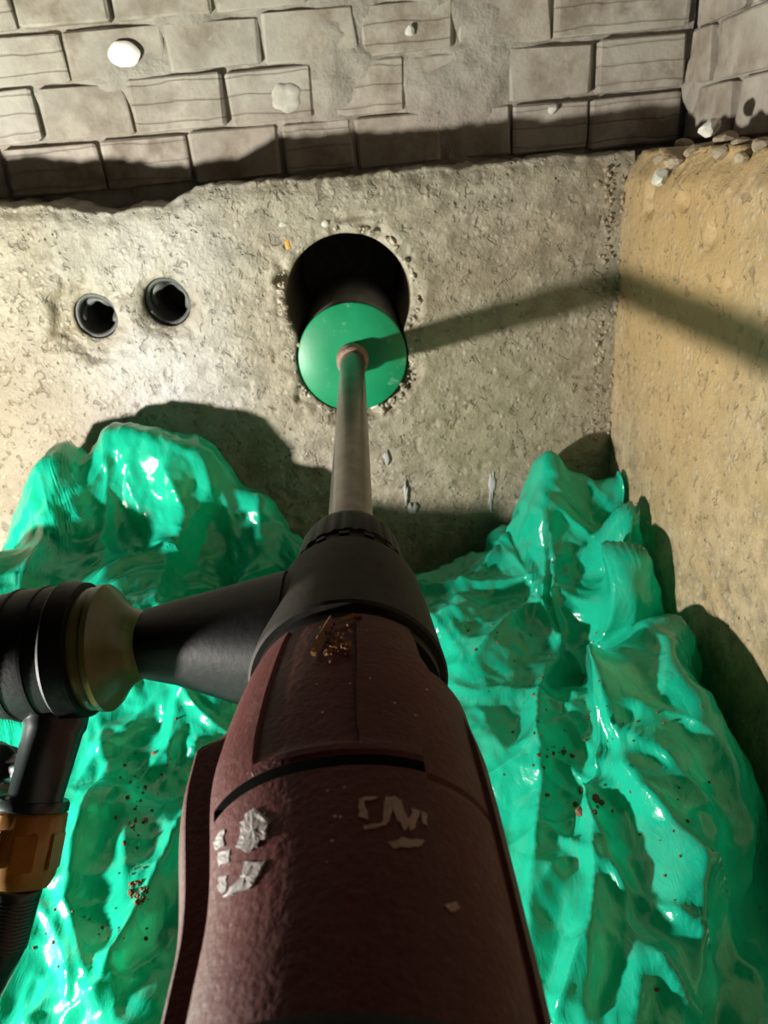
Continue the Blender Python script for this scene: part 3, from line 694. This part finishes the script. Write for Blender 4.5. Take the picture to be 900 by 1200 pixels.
# ---------------------------------------------------------------- core drill
drill = tag(empty('core_drill', (AX, .15, AZ)), 'worn red and black handheld core drill pointed at the wall hole', 'drill')
RP = [(-.15, .040), (-.145, .047), (-.10, .0490), (.02, .0500), (.10, .0495), (.155, .0485), (.185, .0470), (.205, .0448), (.218, .0428), (.2275, .0405), (.2285, .030)]
ry, rr_ = zip(*RP)
def section(y): k = smooth(.11, .17, y); return .0055-.0045*k, .88+.09*k
def housing():
    ys = list(np.arange(-.15, .2285, .0022)); ys += [.1438, .1442, .1446, .1474, .1478, .1482, .2065, .2070, .2285, .1985, .1990, .2260, .2275, .0795, .0800]
    ys = np.unique(np.round(ys, 5))
    ths = list(np.linspace(-180, 180, 241)[:-1]); ths += [-52.2, -51.8, 30.2, 29.8, -56.3, -55.8, -59, -60, -61, -62, -31.6, -31.0, 8.0, 8.5, 39.8, 40.3, 61, 61.4]
    ths = np.unique(np.round(ths, 3)); TH_, YY = np.meshgrid(ths, ys, indexing='ij')
    a = np.radians(TH_); R = np.interp(YY, ry, rr_)
    # slightly squared section: flatter crown, fuller shoulders
    R = R*(1+.022*np.cos(4*a+math.pi)*smooth(.22, .15, YY))
    ca = np.maximum(np.abs(np.cos(a)), .05); k0 = smooth(.190, .180, YY)
    shelf = np.minimum(.0235/ca, .0550)
    R = np.where((TH_ < -56)*(TH_ > -114), R*(1-k0)+shelf*k0, R)
    R = R+.0016*((TH_ > 61.2)*(TH_ < 119))*smooth(.19, .17, YY)
    pan = (TH_ > -31.3)*(TH_ < 8.2)*(YY > .152); R = R-.0016*pan*smooth(.150, .156, YY)
    R = R+.0008*((TH_ > -31.3)*(TH_ < 30))*(YY > .149)*(YY < .153)
    slot = (TH_ > -52)*(TH_ < 30)*(YY > .1440)*(YY < .1476); R = np.where(slot, R-.006, R)
    notch = (TH_ > 40)*(TH_ < 150)*(YY > .1988); R = np.where(notch, R-.006, R)
    R = R-.0009*((TH_ > 30)*(TH_ < 61)*(YY < .1435)*(YY > .1415))
    
    xo, sx = section(YY)
    X = AX+xo+sx*R*np.sin(a); Z = AZ+R*np.cos(a)
    V = np.stack([X, YY, Z], -1).reshape(-1, 3); ny = len(ys); nt = len(ths)
    I, J = np.meshgrid(np.arange(nt), np.arange(ny-1), indexing='ij'); I2 = (I+1) % nt
    F = np.stack([I*ny+J, I*ny+J+1, I2*ny+J+1, I2*ny+J], -1).reshape(-1, 4)
    sl = slot.reshape(-1)[F].any(1)
    fl = F.tolist(); fm = sl.astype(int).tolist()
    fl.append([i*ny+ny-1 for i in range(nt)][::-1]); fl.append([i*ny for i in range(nt)]); fm += [1, 0]
    o = mesh_obj('motor_housing', V, fl, [M_red, M_gap_shade], drill, True, fm); o.data.set_sharp_from_angle(angle=math.radians(32))
    o['label'] = 'scuffed dark red motor housing with a curved slot'; return o
hsg = housing()
# rear grip cap riding over the housing
bm = bmesh.new()
lathe(bm, (AX, -.1525, AZ), fw, [(0, .03), (.004, .05), (.12, .0535), (.225, .0540), (.2315, .0525), (.2325, .048)], 72, rf=lambda t, a: 1.0)
cut = bmesh.ops.bisect_plane(bm, geom=bm.verts[:]+bm.edges[:]+bm.faces[:], plane_co=(AX, 0, AZ+.012), plane_no=(0, 0, -1), clear_outer=True)
bmesh.ops.holes_fill(bm, edges=[e for e in bm.edges if e.is_boundary]); bm_obj('rear_cover', bm, M_black, drill, True, 35)['label'] = 'black rear cover'
# collar of the side handle
bm = bmesh.new()
lathe(bm, (AX, .2285, AZ), fw, [(0, .034), (.0, .0375), (.0085, .0378)], 64, True, True); bm_obj('gear_neck', bm, M_black, drill, True, 35)
bm = bmesh.new()
lathe(bm, (AX, .2355, AZ), fw, [(0, .0380), (.0, .0402), (.0012, .0412), (.012, .0402), (.038, .0378), (.062, .0352), (.0665, .0342), (.0670, .027)], 72, True, True)
bm_obj('clamp_collar', bm, M_collar, drill, True, 35)['label'] = 'dusty black clamp collar'
# side arm: blunt cone running left from the collar
AY, AH = .2765, AZ+.001
bm = bmesh.new(); n = 40; prof = [(-.020, .030, .036), (-.0455, .0295, .0350), (-.0460, .0280, .0335), (-.0468, .0280, .0335), (-.0473, .0292, .0346), (-.055, .0280, .0320), (-.100, .0175, .0195), (-.1135, .0150, .0158), (-.1150, .0145, .0152), (-.1155, .010, .010)]
rings = []
for xo, rz, ryy in prof:
    rings.append([bm.verts.new((xo, AY-.010*smooth(-.11, -.03, xo)+ryy*math.copysign(abs(math.cos(a))**.8, math.cos(a)), AH+rz*math.copysign(abs(math.sin(a))**.8, math.sin(a)))) for a in [2*math.pi*i/n for i in range(n)]])
for A, B in zip(rings, rings[1:]):
    for i in range(n): bm.faces.new((A[i], A[(i+1) % n], B[(i+1) % n], B[i]))
bm.faces.new(rings[0]); bm.faces.new(rings[-1]); bm_obj('side_arm', bm, M_black, drill, True, 40)['label'] = 'black tapered side arm'
# chuck with knurled ring and groove
bm = bmesh.new()
def kn(t, a): return 1+(.022 if (.0225 < t < .050 and (a*24/(2*math.pi)) % 1 < .6) else 0)
lathe(bm, (AX, .300, AZ), fw, [(0, .026), (.0, .0288), (.014, .0288), (.0155, .0270), (.0215, .0270), (.023, .0282), (.026, .0282), (.044, .0268), (.051, .0252), (.056, .021), (.058, .0145)], 144, rf=kn)
ch = bm_obj('chuck', bm, M_black, drill, True, 30)
for k in range(14):      # raised locking lugs in the groove
    a = math.radians(k*360/14); bm = bmesh.new()
    m = Matrix.Translation((AX+.0280*math.sin(a), .3185, AZ+.0280*math.cos(a))) @ Matrix.Rotation(a, 4, 'Y')
    bmesh.ops.create_cube(bm, size=1., matrix=m @ Matrix.Diagonal((.0052, .0032, .0016, 1))); bmesh.ops.bevel(bm, geom=bm.edges[:], offset=.0004, segments=1, affect='EDGES')
    bm_obj('lug', bm, M_black, ch, False)
# swivel on the arm
XL = (-1, 0, 0)
bm = bmesh.new(); lathe(bm, (-.1145, AY, AH), XL, [(0, .0150), (.002, .0158), (.007, .0182), (.011, .0222), (.0145, .0272), (.0165, .0290), (.019, .0290), (.020, .0272), (.022, .0280), (.025, .0280), (.027, .0268)], 64)
bm_obj('swivel_flange', bm, M_olive, drill, True, 40)['label'] = 'olive green translucent flange'
bm = bmesh.new(); lathe(bm, (-.1395, AY, AH), XL, [(0, .0285), (.001, .0305), (.010, .0318), (.012, .0300), (.030, .0298), (.045, .0275), (.058, .022), (.064, .015), (.066, .004)], 64)
bm_obj('swivel_head', bm, M_black, drill, True, 40)
for (t, r0) in ((.018, .0304), (.030, .0302)):
    bm = bmesh.new(); lathe(bm, (-.1395-t, AY, AH), XL, [(0, r0-.0012), (.0005, r0), (.0018, r0), (.0023, r0-.0012)], 64, True, True); bm_obj('ring', bm, M_black, drill, True, 30)
# outlet pipe, valve lever
A0 = P(72, 820, z=.292); A1 = P(38, 948, z=.262); A2 = P(20, 1036, z=.240)
bm = bmesh.new(); dirv = (A1-A0); L = dirv.length
lathe(bm, A0, dirv, [(0, .0135), (L*.25, .0140), (L*.3, .0130), (L*.9, .0115), (L*.93, .0125), (L, .0125)], 32, rf=lambda t, a: 1+.05*math.cos(4*a)); bm_obj('outlet_pipe', bm, M_hose, drill, True, 40)
B0 = P(40, 900, z=.272); B1 = P(-30, 905, z=.262)
bm = bmesh.new(); lathe(bm, B0, B1-B0, [(0, .006), (.012, .0065), (.015, .010), (.022, .0125), (.034, .012), (.042, .009), (.044, .002)], 28, rf=lambda t, a: 1+.06*math.cos(6*a)); bm_obj('valve_knob', bm, M_hose, drill, True, 40)
# water hose
hose = tag(empty('water_hose', A1), 'black water hose with yellow snap coupling hanging from the swivel at left', 'hose')
bm = bmesh.new(); d2 = A2-A1; L2 = d2.length
rings = lathe(bm, A1-d2.normalized()*.002, d2, [(0, .0112), (0, .0128), (.002, .0135), (.0035, .0150), (L2*.5, .0153), (L2*.93, .0146), (L2+.002, .0128), (L2+.002, .009)], 48, rf=lambda t, a: 1+.018*math.cos(6*a)*(t > .003))
bm_obj('snap_coupling', bm, M_amber, hose, True, 40)['label'] = 'yellow snap coupling'
bm = bmesh.new(); lathe(bm, A1-d2.normalized()*.0042, d2, [(0, .0105), (0, .0140), (.0015, .0148), (.004, .0148), (.0048, .0135)], 48); bm_obj('coupling_ring', bm, M_hose, hose, True, 40)
# grip windows on the coupling
xf, yf, df = frame(d2)
tocam = (Vector((0, 0, CZ))-A1).normalized()
for aa in (0, 55, -55):
    q = Matrix.Rotation(math.radians(aa), 3, df) @ (tocam-df*tocam.dot(df)).normalized()
    side = df.cross(q); bm = bmesh.new()
    m = Matrix((side, df, q)).transposed().to_4x4(); m.translation = A1+d2*.5+q*.0150
    bmesh.ops.create_cube(bm, size=1., matrix=m @ Matrix.Diagonal((.009, L2*.5, .0014, 1))); bmesh.ops.bevel(bm, geom=bm.edges[:], offset=.0006, segments=2, affect='EDGES')
    bm_obj('grip_pad', bm, M_amber, hose, True, 40)
bm = bmesh.new(); p0 = A2; p1 = P(0, 1110, z=.222); p2 = P(-45, 1200, z=.195)
pts = [p0]+[p0.lerp(p1, t) for t in np.linspace(.1, 1, 12)]+[p1.lerp(p2, t) for t in np.linspace(.1, 1, 8)]
e0 = p2; d3 = (p2-p1).normalized()
for t in np.linspace(.05, 1, 14): pts.append(e0+d3*(.12*t)+Vector((-.10*t*t, -.08*t*t, -.115*t*t)))
tube(bm, pts, [.0105]*3+[.0098]*(len(pts)-3), 28)
hb = bm_obj('hose', bm, M_hose, hose)
for k in range(14):
    q = p0.lerp(p1, .12+.06*k); bm = bmesh.new(); lathe(bm, q, p1-p0, [(0, .0098), (.0004, .0104), (.0016, .0104), (.002, .0098)], 28, False, False); bm_obj('rib', bm, M_hose, hb)

# torn labels, worn print, scraps
def skin(u, v, lift):
    """where the sight line through (u, v) meets the housing, lifted off it"""
    d = pray(u, v); t = np.linspace(.08, .5, 3000); X = d.x*t; Y = d.y*t; Z = CZ+d.z*t
    xo, sx = section(Y); Xs = (X-AX-xo)/sx; a = np.arctan2(Xs, Z-AZ); R = np.interp(Y, ry, rr_)*(1+.022*np.cos(4*a+math.pi)*smooth(.22, .15, Y))
    g = np.hypot(Xs, Z-AZ)-R; k = int(np.argmax(g < 0)) if (g < 0).any() else int(np.argmin(g)); a = a[k]; R = R[k]+lift
    return Vector((AX+float(xo[k])+float(sx[k])*R*math.sin(a), Y[k], AZ+R*math.cos(a)))
def patch(name, poly, mat, lift=.0005, wr=.0008, parent=None, curl=0.):
    poly = np.array(poly, float); c = poly.mean(0); n = 36; m = len(poly); bm = bmesh.new()
    seg = np.linspace(0, m, n, endpoint=False); ring0 = [poly[int(s) % m]*(1-(s % 1))+poly[(int(s)+1) % m]*(s % 1) for s in seg]
    cv = bm.verts.new(skin(c[0], c[1], lift+wr)); rings = []
    for f in (.35, .65, .85, 1., 1.015):
        ring = []
        for q in ring0:
            e = c+(q-c)*f; e = e+(np.array([vnoise(e[0]*.21, e[1]*.21, 8), vnoise(e[0]*.21+50, e[1]*.21, 9)])-.5)*3.2*f
            l = lift+wr*(float(tnoise(e[0]*.28, e[1]*.28, 12))*1.0)+curl*f*f if f <= 1 else -.0006
            ring.append(bm.verts.new(skin(e[0], e[1], l)))
        rings.append(ring)
    for i in range(n):
        bm.faces.new((cv, rings[0][i], rings[0][(i+1) % n]))
        for A, B in zip(rings, rings[1:]): bm.faces.new((A[i], B[i], B[(i+1) % n], A[(i+1) % n]))
    return bm_obj(name, bm, mat, parent or drill, False)
patch('label_scrap', [(283, 966), (290, 953), (300, 950), (310, 956), (317, 964), (311, 974), (314, 983), (304, 986), (303, 994), (290, 999), (278, 994), (282, 981)], M_label, .0003, .0005)['label'] = 'torn crumpled pale sticker'
patch('label_scrap', [(256, 978), (264, 973), (263, 990), (255, 996), (251, 988)], M_label, .0003, .0003)
patch('label_scrap', [(257, 1000), (271, 996), (269, 1010), (257, 1015)], M_label, .0002, .0002)
patch('label_scrap', [(286, 1010), (300, 1012), (312, 1010), (304, 1026), (296, 1040), (280, 1046), (262, 1052), (276, 1036), (284, 1026)], M_label, .0003, .0004)
patch('label_scrap', [(257, 1028), (266, 1027), (266, 1038), (262, 1050), (256, 1044)], M_label, .0002, .0002)
# worn remnants of printed strokes
for poly in ([(420, 938), (426, 936), (433, 962), (420, 957)], [(424, 936), (443, 934), (440, 938), (426, 940)], [(452, 934), (462, 934), (461, 947), (453, 968), (447, 966)], [(462, 934), (469, 938), (480, 966), (474, 975), (466, 962), (458, 944)],
             [(484, 946), (491, 951), (486, 972), (479, 975), (478, 962)], [(492, 950), (499, 954), (500, 968), (494, 966)], [(426, 969), (450, 965), (449, 969), (428, 973)], [(452, 990), (472, 983), (498, 986), (492, 992), (460, 995)], [(520, 1062), (532, 1056), (538, 1064), (528, 1070)]):
    patch('worn_print', poly, M_print, .00025, .00012)
def stick(pts, rad, label):
    bm = bmesh.new(); tube(bm, pts, rad, 8)
    for v in bm.verts: v.co += Vector((random.uniform(-1, 1), random.uniform(-1, 1), random.uniform(-1, 1)))*.00018
    return tag(bm_obj('wood_splinter', bm, M_twig, None, False), label, 'splinter', 'wood splinters')
def sk(us, lift): return [skin(u, v, lift) for u, v in us]
stick(sk([(388, 726), (382, 738), (376, 750), (368, 768)], .0008), [.0007, .0010, .0011, .0012], 'dry wood splinter lying lengthwise on the front of the red housing')
stick(sk([(392, 734), (402, 728), (414, 724), (424, 725)], .0008), [.0006, .0010, .0011, .0006], 'shorter dry splinter lying crosswise just behind the clamp collar')
bm = bmesh.new(); r = random.Random(9)
for _ in range(60):
    p = skin(r.gauss(392, 8), r.gauss(752, 9), .0006); crumb(bm, p, abs(r.gauss(0, .0005))+.0003, r)
o = bm_obj('wood_dust', bm, M_twig, None, False); tag(o, 'brown crumbs of wood dust beside the splinters on the red housing', 'dust'); o['kind'] = 'stuff'
